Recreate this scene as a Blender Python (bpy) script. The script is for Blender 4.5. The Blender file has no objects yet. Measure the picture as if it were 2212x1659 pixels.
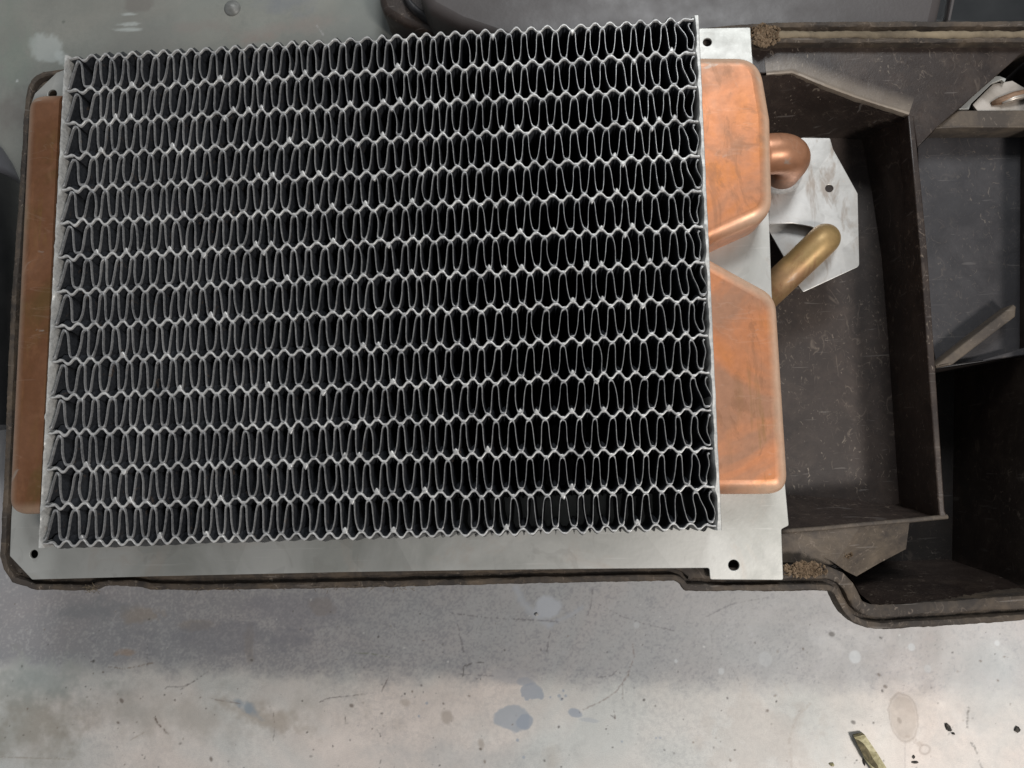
import bpy, bmesh, math, random
import numpy as np
from mathutils import Vector, Matrix, Euler, noise

random.seed(7); rng = np.random.default_rng(11)
S = bpy.context.scene
COL = S.collection

# ------------------------------------------------------------------ camera
FV = 1560.0                                   # focal length, in units of a 2212 px wide picture
CAM_T = Vector((0.06748, -0.07138, 0.2594))
CAM_R = Euler((0.11083, 0.0642, -0.02501), 'XYZ')
cam = bpy.data.cameras.new("camera"); cam_o = bpy.data.objects.new("camera", cam); COL.objects.link(cam_o)
cam_o.location = CAM_T; cam_o.rotation_euler = CAM_R
cam.sensor_fit = 'HORIZONTAL'; cam.sensor_width = 36.0; cam.lens = 36.0*FV/2212.0
cam.clip_start = 0.005; cam.clip_end = 20
S.camera = cam_o
RM = CAM_R.to_matrix()

# ------------------------------------------------------------------ world, lamps, exposure
w = bpy.data.worlds.new("World"); S.world = w; w.use_nodes = True
bg = w.node_tree.nodes["Background"]; bg.inputs[0].default_value = (0.84, 0.90, 0.95, 1); bg.inputs[1].default_value = 0.25
def area(name, loc, target, sx, sy, power, colr):
    l = bpy.data.lights.new(name, 'AREA'); l.shape = 'RECTANGLE'; l.size = sx; l.size_y = sy; l.energy = power; l.color = colr
    o = bpy.data.objects.new(name, l); COL.objects.link(o); o.location = loc
    o.rotation_euler = (Vector(target)-Vector(loc)).to_track_quat('-Z', 'Y').to_euler()
    return o
area("workshop_lamp", (0.60, -0.46, 0.86), (0.08, -0.06, -0.05), 0.16, 0.16, 7.4, (1.0, 0.95, 0.90))
area("window_light", (0.30, 0.82, 1.00), (0.03, -0.12, -0.05), 0.34, 0.34, 8.7, (0.95, 0.98, 1.0))
S.view_settings.view_transform = 'Standard'; S.view_settings.look = 'None'
S.view_settings.exposure = 0.0; S.view_settings.gamma = 1.0

Z_PLATE, Z_RIM, Z_BENCH = -0.020, -0.0225, -0.095

# ------------------------------------------------------------------ helpers
def P(vx, vy, z):
    d = RM @ Vector(((vx-1106)/FV, -(vy-829.5)/FV, -1.0))
    t = (z-CAM_T.z)/d.z
    return CAM_T + d*t
def P2(vx, vy, z):
    p = P(vx, vy, z); return (p.x, p.y)
def PL(pts, z): return [P2(x, y, z) for x, y in pts]

def root(name, label, cat, loc=(0, 0, 0), group=None):
    o = bpy.data.objects.new(name, None); COL.objects.link(o); o.location = loc; o.empty_display_size = 0.01
    o["label"] = label; o["category"] = cat
    if group: o["group"] = group
    return o
def link(name, me, mat=None, parent=None, label=None, smooth=False, kind=None):
    o = bpy.data.objects.new(name, me); COL.objects.link(o)
    if mat is not None:
        for m in (mat if isinstance(mat, (list, tuple)) else [mat]): me.materials.append(m)
    if parent is not None:
        o.parent = parent; o.matrix_parent_inverse = Matrix.Translation(-parent.location)
    if label: o["label"] = label
    if kind: o["kind"] = kind
    if smooth is True:
        me.shade_smooth()
    elif smooth:
        me.shade_smooth(); me.set_sharp_from_angle(angle=math.radians(smooth))
    return o
def mesh(name, v, f):
    me = bpy.data.meshes.new(name); me.from_pydata([tuple(a) for a in v], [], f); me.update(); return me

def round_poly(pts, rad, n=6):
    """round the corners of a closed 2-D polygon; rad: a number or one per corner"""
    out = []; N = len(pts)
    for i in range(N):
        a, b, c = Vector(pts[i-1]), Vector(pts[i]), Vector(pts[(i+1) % N])
        r = rad[i] if isinstance(rad, (list, tuple)) else rad
        u = (a-b); v = (c-b); lu, lv = u.length, v.length
        if r <= 0 or lu < 1e-7 or lv < 1e-7: out.append(tuple(b)); continue
        u /= lu; v /= lv
        ang = u.angle(v, math.pi)
        if ang > math.radians(174): out.append(tuple(b)); continue
        t = min(r/math.tan(ang/2), lu*0.49, lv*0.49)
        p0, p1 = b+u*t, b+v*t
        for k in range(n+1):
            s = k/n; q = p0*(1-s)**2 + b*2*s*(1-s) + p1*s*s
            out.append(tuple(q))
    return out
def circle2(c, r, n=24): return [(c[0]+r*math.cos(2*math.pi*k/n), c[1]+r*math.sin(2*math.pi*k/n)) for k in range(n)]
def flat(name, loops, z, thick, mat, parent, bevel=0.0003, bres=1, label=None, smooth=35):
    """solid plate from 2-D loops (first the outline, then holes); z = its top face"""
    cu = bpy.data.curves.new(name, 'CURVE'); cu.dimensions = '2D'; cu.fill_mode = 'BOTH'
    for lp in loops:
        sp = cu.splines.new('POLY'); sp.points.add(len(lp)-1)
        for k, q in enumerate(lp): sp.points[k].co = (q[0], q[1], 0, 1)
        sp.use_cyclic_u = True
    b = min(bevel, thick*0.49)
    cu.extrude = max(thick/2-b, 1e-6); cu.bevel_depth = b; cu.bevel_resolution = bres; cu.offset = -b
    o = bpy.data.objects.new("tmp", cu); COL.objects.link(o)
    dg = bpy.context.evaluated_depsgraph_get(); me = bpy.data.meshes.new_from_object(o.evaluated_get(dg))
    bpy.data.objects.remove(o); bpy.data.curves.remove(cu)
    me.name = name; me.transform(Matrix.Translation((0, 0, z-thick/2))); me.materials.clear()
    return link(name, me, mat, parent, label, smooth)
def tube_along(path, rad, n=20, cap=True):
    """tube through 3-D points; rad: number or list"""
    v, f = [], []; N = len(path); path = [Vector(p) for p in path]
    up = None
    for i, p in enumerate(path):
        t = (path[min(i+1, N-1)]-path[max(i-1, 0)]).normalized()
        if up is None:
            up = Vector((0, 0, 1)) if abs(t.z) < 0.9 else Vector((1, 0, 0))
        a = t.cross(up).normalized(); b = a.cross(t).normalized(); up = b
        r = rad[i] if isinstance(rad, (list, tuple)) else rad
        for k in range(n):
            q = 2*math.pi*k/n; v.append(p + a*(r*math.cos(q)) + b*(r*math.sin(q)))
    for i in range(N-1):
        for k in range(n):
            k2 = (k+1) % n; f.append((i*n+k, i*n+k2, (i+1)*n+k2, (i+1)*n+k))
    if cap:
        f.append(tuple(range(n))[::-1]); f.append(tuple((N-1)*n+k for k in range(n)))
    return v, f
def resample(pts, step):
    out = []
    for a, b in zip(pts[:-1], pts[1:]):
        a, b = Vector(a), Vector(b); n = max(1, int((b-a).length/step))
        for k in range(n): out.append(tuple(a.lerp(b, k/n)))
    out.append(tuple(pts[-1])); return out
def smooth_path(pts, it=2):
    for _ in range(it):
        q = [pts[0]]
        for a, b in zip(pts[:-1], pts[1:]):
            a, b = Vector(a), Vector(b); q += [tuple(a*.75+b*.25), tuple(a*.25+b*.75)]
        q.append(pts[-1]); pts = q
    return pts
def sweep(path, prof, wob=0.0, seed=0.0, side=1):
    """open 2-D path, profile [(offset towards the inside, z)]: a moulded lip"""
    v, f = [], []; N = len(path); M = len(prof); path = [Vector(p) for p in path]
    for i in range(N):
        t = (path[min(i+1, N-1)]-path[max(i-1, 0)]).normalized(); nrm = Vector((-t.y, t.x))*side
        for j, (o, z) in enumerate(prof):
            p = path[i] + nrm*o
            d = (noise.noise(Vector((p.x*130+seed, p.y*130, j*3.1)))+.9*noise.noise(Vector((p.x*620+seed, p.y*620, j*2.1))))*wob
            v.append((p.x+nrm.x*d, p.y+nrm.y*d, z + noise.noise(Vector((p.x*90, p.y*90, j*5+seed)))*wob*0.7))
    for i in range(N-1):
        for j in range(M-1):
            a = i*M+j; q = (a, a+1, a+M+1, a+M); f.append(q if side < 0 else q[::-1])
    return v, f

# ------------------------------------------------------------------ materials
class NT:
    def __init__(s, name):
        s.m = bpy.data.materials.new(name); s.m.use_nodes = True; s.t = s.m.node_tree; s.n = s.t.nodes
        s.b = s.n["Principled BSDF"]; s.geo = s.n.new("ShaderNodeNewGeometry"); s.vec = s.geo.outputs["Position"]
    def L(s, a, b): s.t.links.new(a, b)
    def map(s, scale=(1, 1, 1), rot=0.0):
        m = s.n.new("ShaderNodeMapping"); m.inputs["Scale"].default_value = scale; m.inputs["Rotation"].default_value = (0, 0, rot)
        s.L(s.vec, m.inputs[0]); return m.outputs[0]
    def noise(s, scale, detail=4, rough=0.6, dist=0.0, vec=None):
        t = s.n.new("ShaderNodeTexNoise"); t.inputs["Scale"].default_value = scale; t.inputs["Detail"].default_value = detail
        t.inputs["Roughness"].default_value = rough; t.inputs["Distortion"].default_value = dist
        s.L(vec or s.vec, t.inputs["Vector"]); return t.outputs["Fac"]
    def voro(s, scale, vec=None, feat='F1', out="Distance"):
        t = s.n.new("ShaderNodeTexVoronoi"); t.inputs["Scale"].default_value = scale; t.feature = feat
        s.L(vec or s.vec, t.inputs["Vector"]); return t.outputs[out]
    def ramp(s, fac, stops):
        r = s.n.new("ShaderNodeValToRGB"); e = r.color_ramp.elements
        while len(e) < len(stops): e.new(0.5)
        for k, (p, c) in enumerate(stops):
            e[k].position = p; e[k].color = (c, c, c, 1) if isinstance(c, (int, float)) else (*c, 1)
        s.L(fac, r.inputs[0]); return r.outputs[0]
    def mix(s, fac, a, b, mode='MIX'):
        m = s.n.new("ShaderNodeMix"); m.data_type = 'RGBA'; m.blend_type = mode
        for sock, val in ((m.inputs[0], fac), (m.inputs[6], a), (m.inputs[7], b)):
            if isinstance(val, (int, float)): sock.default_value = val if sock.type == 'VALUE' else (val, val, val, 1)
            elif isinstance(val, tuple): sock.default_value = (*val, 1)
            else: s.L(val, sock)
        return m.outputs[2]
    def math(s, op, a, b=0.0, clamp=False):
        m = s.n.new("ShaderNodeMath"); m.operation = op; m.use_clamp = clamp
        for k, val in enumerate((a, b)):
            if isinstance(val, (int, float)): m.inputs[k].default_value = val
            else: s.L(val, m.inputs[k])
        return m.outputs[0]
    def bump(s, h, strength, dist=0.0005, prev=None):
        b = s.n.new("ShaderNodeBump"); b.inputs["Strength"].default_value = strength; b.inputs["Distance"].default_value = dist
        s.L(h, b.inputs["Height"])
        if prev is not None: s.L(prev, b.inputs["Normal"])
        return b.outputs[0]
    def out(s, color=None, rough=None, metal=None, normal=None, spec=None):
        for k, v in (("Base Color", color), ("Roughness", rough), ("Metallic", metal), ("Normal", normal), ("Specular IOR Level", spec)):
            if v is None: continue
            if isinstance(v, (int, float)): s.b.inputs[k].default_value = v
            elif isinstance(v, tuple): s.b.inputs[k].default_value = (*v, 1)
            else: s.L(v, s.b.inputs[k])
        return s.m

def m_copper(name, c1, c2, c3, seed=0.0, streak=True, rough=0.42, pol_glint=.65):
    t = NT(name)
    a = t.noise(20, 5, .55, 1.4, t.map((1, 1, 1), seed)); b = t.noise(95, 5, .65, .6); c = t.noise(420, 3, .6)
    col = t.ramp(a, [(.36, c2), (.47, c1), (.60, c3)])
    col = t.mix(t.math('MULTIPLY', t.ramp(b, [(.54, 0.0), (.76, 1.0)]), .28), col, (.30, .16, .095))
    if streak:
        st = t.noise(30, 5, .7, 0.3, t.map((9, 1.0, 1), 0.05)); msk = t.noise(14, 2, .5, 0, t.map((1.4, .5, 1)))
        col = t.mix(t.math('MULTIPLY', t.ramp(st, [(.52, 0.0), (.66, 1.0)]), t.ramp(msk, [(.48, 0.0), (.62, .55)])), col, (.20, .115, .03))
    spots = t.noise(60, 4, .55, 1.5, t.map((1, 1.3, 1), 2.0+seed))
    col = t.mix(t.math('MULTIPLY', t.ramp(spots, [(.66, 0.0), (.72, 1.0)]), .55), col, (.36, .33, .29))
    bl = t.noise(34, 6, .66, 2.4, t.map((1.3, .8, 1), .8+seed))
    col = t.mix(t.math('MULTIPLY', t.ramp(bl, [(.55, 0.0), (.60, .7), (.75, 1.0)]), .55), col, (.25, .115, .055))
    sc2 = t.noise(70, 3, .5, .8, t.map((.5, 2.2, 1), .6))
    col = t.mix(t.math('MULTIPLY', t.ramp(sc2, [(.62, 0.0), (.64, 1.0), (.66, 0.0)]), .07), col, (.72, .55, .45))
    pa = t.n.new('ShaderNodeVertexColor'); pa.layer_name = 'polish_glint'
    col = t.mix(t.math('MULTIPLY', pa.outputs['Color'], pol_glint), col, (.95, .68, .49))  # rubbed bevels, with the cream edge highlight painted in
    fine = t.ramp(c, [(.3, .90), (.7, 1.05)])
    col = t.mix(1.0, col, fine, 'MULTIPLY')
    r = t.math('SUBTRACT', t.math('ADD', t.math('MULTIPLY', b, .30), rough-.12), t.math('MULTIPLY', pa.outputs['Color'], .06))
    return t.out(col, r, 0.42, t.bump(a, .15, .0006, t.bump(c, .12, .0002)))
COPPER = m_copper("aged_copper", (.50, .20, .090), (.53, .19, .055), (.36, .18, .105))
COPPER_DARK = m_copper("tarnished_copper", (.17, .072, .032), (.14, .075, .026), (.20, .090, .045), 1.3, True, .42, .30)
COPPER_PIPE = m_copper("copper_pipe_metal", (.55, .24, .12), (.50, .25, .10), (.42, .20, .11), .7, False, .38)
BRASS = m_copper("brass_pipe_metal", (.42, .27, .115), (.33, .22, .09), (.36, .22, .11), .3, False, .46)

def m_galv(name, base, dark, seed=0.0, rough=.45, warm=(.42, .36, .31)):
    t = NT(name)
    a = t.noise(22, 5, .6, .8, t.map((1, 1, 1), seed)); b = t.noise(160, 5, .7, .3); c = t.noise(700, 2, .6)
    sp = t.voro(48, t.map((1, 1, 1), .4+seed), 'F1', 'Color')
    spv = t.n.new("ShaderNodeSeparateColor"); t.L(sp, spv.inputs[0])
    col = t.ramp(a, [(.34, dark), (.60, base)])
    col = t.mix(t.math('MULTIPLY', t.ramp(t.noise(38, 6, .7, 1.2, t.map((1, 1, 1), 3+seed)), [(.53, 0.0), (.72, 1.0)]), .55), col, warm)
    sm = t.noise(75, 3, .55, 1.4, t.map((1, 1, 1), 1.7+seed))
    col = t.mix(t.math('MULTIPLY', t.ramp(sm, [(.60, 0.0), (.66, 1.0)]), .22), col, (.25, .235, .215))
    col = t.mix(1.0, col, t.ramp(spv.outputs[0], [(0.0, .93), (1.0, 1.05)]), 'MULTIPLY')
    scr = t.noise(40, 3, .6, .1, t.map((.8, 22, 1), .25+seed))
    col = t.mix(t.math('MULTIPLY', t.ramp(scr, [(.64, 0.0), (.70, 1.0)]), .18), col, (.7, .68, .66))
    if seed > 1:
        st = t.noise(55, 5, .65, .8, t.map((1.6, .6, 1), .5))
        col = t.mix(t.math('MULTIPLY', t.ramp(st, [(.55, 0.0), (.64, 1.0)]), .55), col, (.24, .17, .12))
    return t.out(col, t.math('ADD', t.math('MULTIPLY', b, .25), rough-.1), .55, t.bump(c, .10, .0002, t.bump(a, .12, .001)))
GALV = m_galv("galvanised_sheet", (.47, .465, .44), (.34, .34, .315))
GALV_PIPE = m_galv("stained_galvanised_sheet", (.60, .59, .57), (.40, .385, .36), 2.0, .36)

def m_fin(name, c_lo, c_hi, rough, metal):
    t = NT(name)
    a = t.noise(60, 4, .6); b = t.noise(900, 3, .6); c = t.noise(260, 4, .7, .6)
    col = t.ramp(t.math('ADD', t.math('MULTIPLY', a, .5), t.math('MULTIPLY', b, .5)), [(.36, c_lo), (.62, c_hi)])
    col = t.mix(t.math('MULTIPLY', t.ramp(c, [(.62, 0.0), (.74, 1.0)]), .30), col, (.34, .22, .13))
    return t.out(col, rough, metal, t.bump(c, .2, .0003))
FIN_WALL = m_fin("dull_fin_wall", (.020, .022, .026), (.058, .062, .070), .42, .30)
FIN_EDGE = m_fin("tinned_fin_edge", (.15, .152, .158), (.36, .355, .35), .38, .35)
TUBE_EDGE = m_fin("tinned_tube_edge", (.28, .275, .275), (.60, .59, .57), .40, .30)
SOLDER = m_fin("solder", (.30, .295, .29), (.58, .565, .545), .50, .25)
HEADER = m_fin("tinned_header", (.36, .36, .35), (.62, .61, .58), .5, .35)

def m_plastic(name, base, hi, dust, amount, seed=0.0, rough=.50, scr=1.0):
    t = NT(name)
    a = t.noise(18, 5, .65, .5, t.map((1, 1, 1), seed)); b = t.noise(120, 6, .7, .6)
    col = t.ramp(a, [(.35, base), (.68, hi)])
    d = t.math('MULTIPLY', t.ramp(t.noise(55, 6, .72, .4, t.map((1, 1, 1.3), 1+seed)), [(.50-.10*amount, 0.0), (.80, 1.0)]), min(1.0, amount))
    col = t.mix(d, col, dust)
    fl = t.noise(300, 3, .5, 2.5, t.map((1, .55, 1), .5+seed)); fm = t.noise(30, 3, .5)
    col = t.mix(t.math('MULTIPLY', t.ramp(fl, [(.66, 0.0), (.70, 1.0)]), t.ramp(fm, [(.44, 0.0), (.64, .55*scr)])), col, (.30, .25, .20))
    for sc_, rt, am in ((130, .3, .6), (210, 1.4, .6), (60, 2.2, .28)):
        h1 = t.noise(sc_, 2, .45, 1.2, t.map((1, .7, 1), rt+seed)); h2 = t.noise(sc_*2.1, 2, .6, 0, t.map((1, 1, 1), rt*2)); h3 = t.noise(16, 3, .6, 0, t.map((1, 1, 1), rt+4+seed))
        ln = t.math('MULTIPLY', t.ramp(h1, [(.487, 0.0), (.5, 1.0), (.513, 0.0)]), t.ramp(h2, [(.52, 0.0), (.60, 1.0)]))
        col = t.mix(t.math('MULTIPLY', t.math('MULTIPLY', ln, t.ramp(h3, [(.42, .1), (.6, 1.0)])), am*scr), col, (.27, .215, .17))
    s2 = t.noise(60, 2, .5, .6, t.map((1, 12, 1), .9+seed))
    col = t.mix(t.math('MULTIPLY', t.ramp(s2, [(.68, 0.0), (.72, 1.0)]), .16*scr), col, (.42, .38, .35))
    return t.out(col, t.math('ADD', t.math('MULTIPLY', b, .35), rough-.17), 0.0, t.bump(b, .25, .0004, t.bump(t.noise(1500, 2, .5), .15, .0002)), .38)
PLASTIC = m_plastic("brown_black_plastic", (.023, .016, .0135), (.038, .0275, .023), (.12, .088, .068), .45, 0.0, .38)
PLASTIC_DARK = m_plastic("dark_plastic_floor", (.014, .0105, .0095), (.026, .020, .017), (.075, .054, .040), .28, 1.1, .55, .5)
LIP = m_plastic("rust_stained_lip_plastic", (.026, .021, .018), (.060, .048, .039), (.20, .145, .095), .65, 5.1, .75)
PLASTIC_SHADED = m_plastic("shaded_plastic_floor", (.010, .008, .007), (.018, .014, .012), (.06, .042, .030), .28, 3.1, .6, .4)  # shade of the lower recess put into a near-black colour
WELL = m_plastic("well_floor_plastic", (.028, .020, .017), (.046, .034, .029), (.13, .095, .075), .45, 1.1, .5, 1.2)
PLASTIC_DUSTY = m_plastic("dusty_plastic_lip", (.050, .041, .034), (.085, .068, .056), (.22, .17, .12), .75, .6, .7)
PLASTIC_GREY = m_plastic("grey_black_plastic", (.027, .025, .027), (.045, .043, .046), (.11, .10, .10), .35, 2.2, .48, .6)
def m_fade():
    m = PLASTIC.copy(); m.name = "plastic_with_settled_dust"; nt = m.node_tree; bs = nt.nodes["Principled BSDF"]
    src = bs.inputs["Base Color"].links[0].from_socket
    ca = nt.nodes.new("ShaderNodeVertexColor"); ca.layer_name = "dust"
    no = nt.nodes.new("ShaderNodeTexNoise"); no.inputs["Scale"].default_value = 150; no.inputs["Detail"].default_value = 5
    g = nt.nodes.new("ShaderNodeNewGeometry"); nt.links.new(g.outputs["Position"], no.inputs["Vector"])
    mu = nt.nodes.new("ShaderNodeMath"); mu.operation = 'MULTIPLY_ADD'; nt.links.new(no.outputs["Fac"], mu.inputs[0]); mu.inputs[1].default_value = .8; mu.inputs[2].default_value = .55
    m2 = nt.nodes.new("ShaderNodeMath"); m2.operation = 'MULTIPLY'; m2.use_clamp = True; nt.links.new(mu.outputs[0], m2.inputs[0]); nt.links.new(ca.outputs["Color"], m2.inputs[1])
    mx = nt.nodes.new("ShaderNodeMix"); mx.data_type = 'RGBA'; nt.links.new(m2.outputs[0], mx.inputs[0]); nt.links.new(src, mx.inputs[6]); mx.inputs[7].default_value = (.30, .25, .20, 1)
    nt.links.new(mx.outputs[2], bs.inputs["Base Color"]); return m
DUST_FADE = m_fade()
DUST_STRIP = m_plastic("dust_filled_channel", (.09, .07, .048), (.20, .16, .11), (.30, .24, .16), 1.0, .2, .9, .2)
FOAM = m_plastic("crumbled_foam", (.06, .038, .022), (.25, .175, .11), (.32, .24, .16), .7, .9, .95, .2)
t_ = NT("black_gloss_plastic"); GLOSS = t_.out(t_.ramp(t_.noise(40, 5, .6), [(.4, (.012, .013, .014)), (.7, (.022, .023, .024))]), .28, 0.0, t_.bump(t_.noise(25, 3), .12, .002))
t_ = NT("smooth_cover_plastic"); a_ = t_.noise(14, 4, .6, .6)
COVER = t_.out(t_.ramp(a_, [(.35, (.042, .034, .032)), (.68, (.066, .056, .054))]), t_.math('ADD', t_.math('MULTIPLY', t_.noise(60, 4), .3), .3), 0.0, t_.bump(t_.noise(500, 3), .1, .0004))
t_ = NT("dull_rivet"); RIVET = t_.out(t_.ramp(t_.noise(200, 4), [(.4, (.16, .16, .15)), (.7, (.27, .27, .26))]), .5, .2)
t_ = NT("bright_steel"); STEEL = t_.out(t_.ramp(t_.noise(60, 4, .6, 1), [(.4, (.42, .37, .32)), (.65, (.62, .56, .50))]), .4, .6, t_.bump(t_.noise(300, 3), .1, .0003))
t_ = NT("dull_grey_tin"); TIN = t_.out((.16, .16, .18), .42, .6)
t_ = NT("chrome"); CHROME = t_.out((.70, .74, .80), .16, .95)
t_ = NT("rust_shadow_slot"); RUST = t_.out(t_.ramp(t_.noise(120, 4, .6, 1), [(.4, (.10, .055, .03)), (.65, (.26, .16, .10))]), .6, .3)
t_ = NT("dark_grit"); GRIT = t_.out(t_.ramp(t_.noise(900, 3), [(.4, (.03, .027, .024)), (.65, (.11, .095, .08))]), .8, 0.0)
t_ = NT("olive_metal_offcut"); OFFCUT = t_.out(t_.ramp(t_.noise(190, 4, .6, 1), [(.42, (.20, .17, .07)), (.60, (.42, .38, .22))]), .5, .15, t_.bump(t_.noise(300, 4), .4, .0006))
t_ = NT("offcut_dark_face"); OFFCUT_DARK = t_.out(t_.ramp(t_.noise(240, 4, .6, 1), [(.42, (.05, .04, .014)), (.66, (.15, .12, .06))]), .6, .4)

# ================================================================== BENCH
def bench():
    ext = 0.9
    x0 = P(-40, 800, Z_BENCH).x - .01; x1 = P(2260, 800, Z_BENCH).x + .01
    ys_bot0 = P(1100, 1720, Z_BENCH).y; ys_bot1 = P(1100, 1215, Z_BENCH).y
    ys_top0 = P(1100, 520, Z_BENCH).y; ys_top1 = P(1100, -40, Z_BENCH).y
    xs = np.concatenate([[-ext, -.5], np.linspace(x0, x1, 1080), [.62, ext]])
    ys = np.concatenate([[-ext, -.45], np.linspace(ys_bot0, ys_bot1, 260), np.linspace(ys_bot1, ys_top0, 30)[1:-1],
                         np.linspace(ys_top0, ys_top1, 180), [.45, ext]])
    X, Y = np.meshgrid(xs, ys); nx, ny = len(xs), len(ys)
    V = np.stack([X.ravel(), Y.ravel(), np.full(X.size, Z_BENCH)], 1)
    i = np.arange(nx*ny).reshape(ny, nx)
    F = np.stack([i[:-1, :-1].ravel(), i[:-1, 1:].ravel(), i[1:, 1:].ravel(), i[1:, :-1].ravel()], 1)
    me = bpy.data.meshes.new("bench_top"); me.vertices.add(len(V)); me.vertices.foreach_set("co", V.ravel())
    me.loops.add(F.size); me.loops.foreach_set("vertex_index", F.ravel())
    me.polygons.add(len(F)); me.polygons.foreach_set("loop_start", np.arange(0, F.size, 4)); me.polygons.foreach_set("loop_total", np.full(len(F), 4))
    me.update(calc_edges=True)
    # stains, drips and scratches of this sheet, with some shade painted in
    rgb = np.full((V.shape[0], 3), .5); al = np.zeros(V.shape[0])
    xx, yy = V[:, 0], V[:, 1]
    nr = np.random.default_rng(3)
    def vn(cell):                               # value noise, -1..1
        G = nr.uniform(-1, 1, (int(2.2/cell)+4, int(2.2/cell)+4)); a_, b_ = (xx+1)/cell, (yy+1)/cell
        i0, j0 = a_.astype(int), b_.astype(int); fa, fb = a_-i0, b_-j0; fa = fa*fa*(3-2*fa); fb = fb*fb*(3-2*fb)
        return (G[j0, i0]*(1-fa)+G[j0, i0+1]*fa)*(1-fb) + (G[j0+1, i0]*(1-fa)+G[j0+1, i0+1]*fa)*fb
    wob = vn(.0095)*1.1+vn(.0047)*.8+vn(.0024)*.6+vn(.0013)*.45
    fleck = vn(.00065)*1.2+vn(.0010)*.8+vn(.0042)*.45
    mm = 0.0002275                              # one picture unit on the bench, metres
    def put(mask, c, a):
        nonlocal al
        m = np.clip(mask, 0, 1)*a
        k = m > 0.002
        na = al[k] + m[k] - al[k]*m[k]
        rgb[k] = (rgb[k]*(al[k]*(1-m[k]))[:, None] + np.array(c)*m[k][:, None])/np.maximum(na, 1e-6)[:, None]
        al[k] = na
    def blob(cx, cy, rx, ry, c, a, ang=0.0, rag=.25, soft=.12, ring=0.0):
        px, py = P2(cx, cy, Z_BENCH); dx, dy = xx-px, yy-py; ca, sa = math.cos(ang), math.sin(ang)
        u = (dx*ca+dy*sa)/(rx*mm); v = (-dx*sa+dy*ca)/(ry*mm)
        d = np.sqrt(u*u+v*v) + wob*rag*.4
        if ring: put(np.exp(-((d-1)/ring)**2), c, a)
        else: put((1-d)/soft, c, a)
    def line(pts, wd, c, a, rag=.5, gaps=.3):
        q = [P2(x, y, Z_BENCH) for x, y in pts]
        best = np.full(xx.shape, 9.0)
        for (ax, ay), (bx, by) in zip(q[:-1], q[1:]):
            k = (xx > min(ax, bx)-.003) & (xx < max(ax, bx)+.003) & (yy > min(ay, by)-.003) & (yy < max(ay, by)+.003)
            dx, dy = bx-ax, by-ay; L2 = dx*dx+dy*dy+1e-12
            t = np.clip(((xx[k]-ax)*dx+(yy[k]-ay)*dy)/L2, 0, 1)
            best[k] = np.minimum(best[k], np.hypot(xx[k]-ax-t*dx, yy[k]-ay-t*dy))
        m = np.clip(1.25-best/(wd*.8*mm*np.clip(1+.35*fleck, .5, 1.5)), 0, 1)*np.clip(.80+fleck*(.7 if gaps > .2 else .1)+wob*gaps*.5, .0, 1.2)
        put(m, c, a)
    BLUE = (.27, .30, .35); TAN = (.30, .245, .19); DK = (.05, .042, .036); GRN = (.31, .345, .32)
    # housing shadow partly painted into the colour, and broad wear
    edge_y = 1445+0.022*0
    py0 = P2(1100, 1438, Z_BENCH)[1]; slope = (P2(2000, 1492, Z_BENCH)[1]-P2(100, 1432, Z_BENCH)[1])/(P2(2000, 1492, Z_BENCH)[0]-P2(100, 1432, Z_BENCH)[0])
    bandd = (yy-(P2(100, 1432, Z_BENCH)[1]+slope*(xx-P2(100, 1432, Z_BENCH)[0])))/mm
    put(np.clip((bandd+22+wob*7)/44, 0, 1)*(yy < -.02)*np.clip(1.15-.35*(xx/.25), .55, 1.2), (.235, .24, .26), .56)  # bare zinc zone, darkened further to paint in the housing's shadow
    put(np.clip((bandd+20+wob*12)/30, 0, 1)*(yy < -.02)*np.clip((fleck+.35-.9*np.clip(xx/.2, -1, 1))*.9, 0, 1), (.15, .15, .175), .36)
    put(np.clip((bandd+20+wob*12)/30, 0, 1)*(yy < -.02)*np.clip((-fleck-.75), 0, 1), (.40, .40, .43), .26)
    put((yy > .02)*1.0, (.14, .158, .136), .74); put((yy > .02)*np.clip(.3+vn(.05)+wob*.15, 0, 1), (.16, .155, .145), .35)  # weaker light on the upper bench, painted as dark green-grey
    blob(60, 1560, 170, 130, (.21, .185, .14), .55, .3, .6, .8)
    blob(380, 1540, 420, 60, (.27, .24, .20), .35, 0, .8, .9)
    blob(100, 1470, 150, 60, (.30, .345, .34), .5, 0, .6, .9)
    blob(560, 1545, 130, 26, TAN, .45, -.25, .7, .6)
    blob(530, 1527, 45, 16, (.24, .29, .34), .75, -.5, .8, .5)
    blob(1650, 1600, 120, 90, (.40, .35, .31), .30, 0, .8, .4)
    blob(2120, 1480, 160, 240, (.36, .375, .37), .5, 0, .5, .9)
    blob(1000, 1640, 240, 40, (.40, .39, .38), .4, 0, .7, .7)
    for (x, y, rx, ry, c, a) in ((300, 1330, 60, 22, TAN, .5), (270, 1410, 25, 10, (.33, .22, .14), .5), (420, 1350, 50, 12, TAN, .4), (540, 1390, 14, 40, TAN, .4),
                                 (690, 1310, 30, 20, TAN, .45), (210, 1320, 90, 30, (.20, .21, .22), .5), (500, 1380, 260, 40, (.19, .19, .21), .45), (640, 1330, 120, 60, (.20, .195, .22), .4)):
        blob(x, y, rx, ry, c, a, 0, .8, .5)
    # grey paint drips
    blob(1183, 1311, 33, 27, (.42, .44, .475), .85, 0, .25, .25); line([(1115, 1270), (1130, 1305), (1165, 1335), (1185, 1350)], 11, (.40, .42, .455), .7, gaps=.1)
    line([(1185, 1350), (1230, 1330), (1258, 1312)], 6, (.36, .38, .42), .6, gaps=.1)
    blob(1105, 1553, 43, 26, (.31, .335, .37), .8, -.15, .30, .12); blob(1135, 1560, 22, 16, BLUE, .8, .2, .3, .15)
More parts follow.
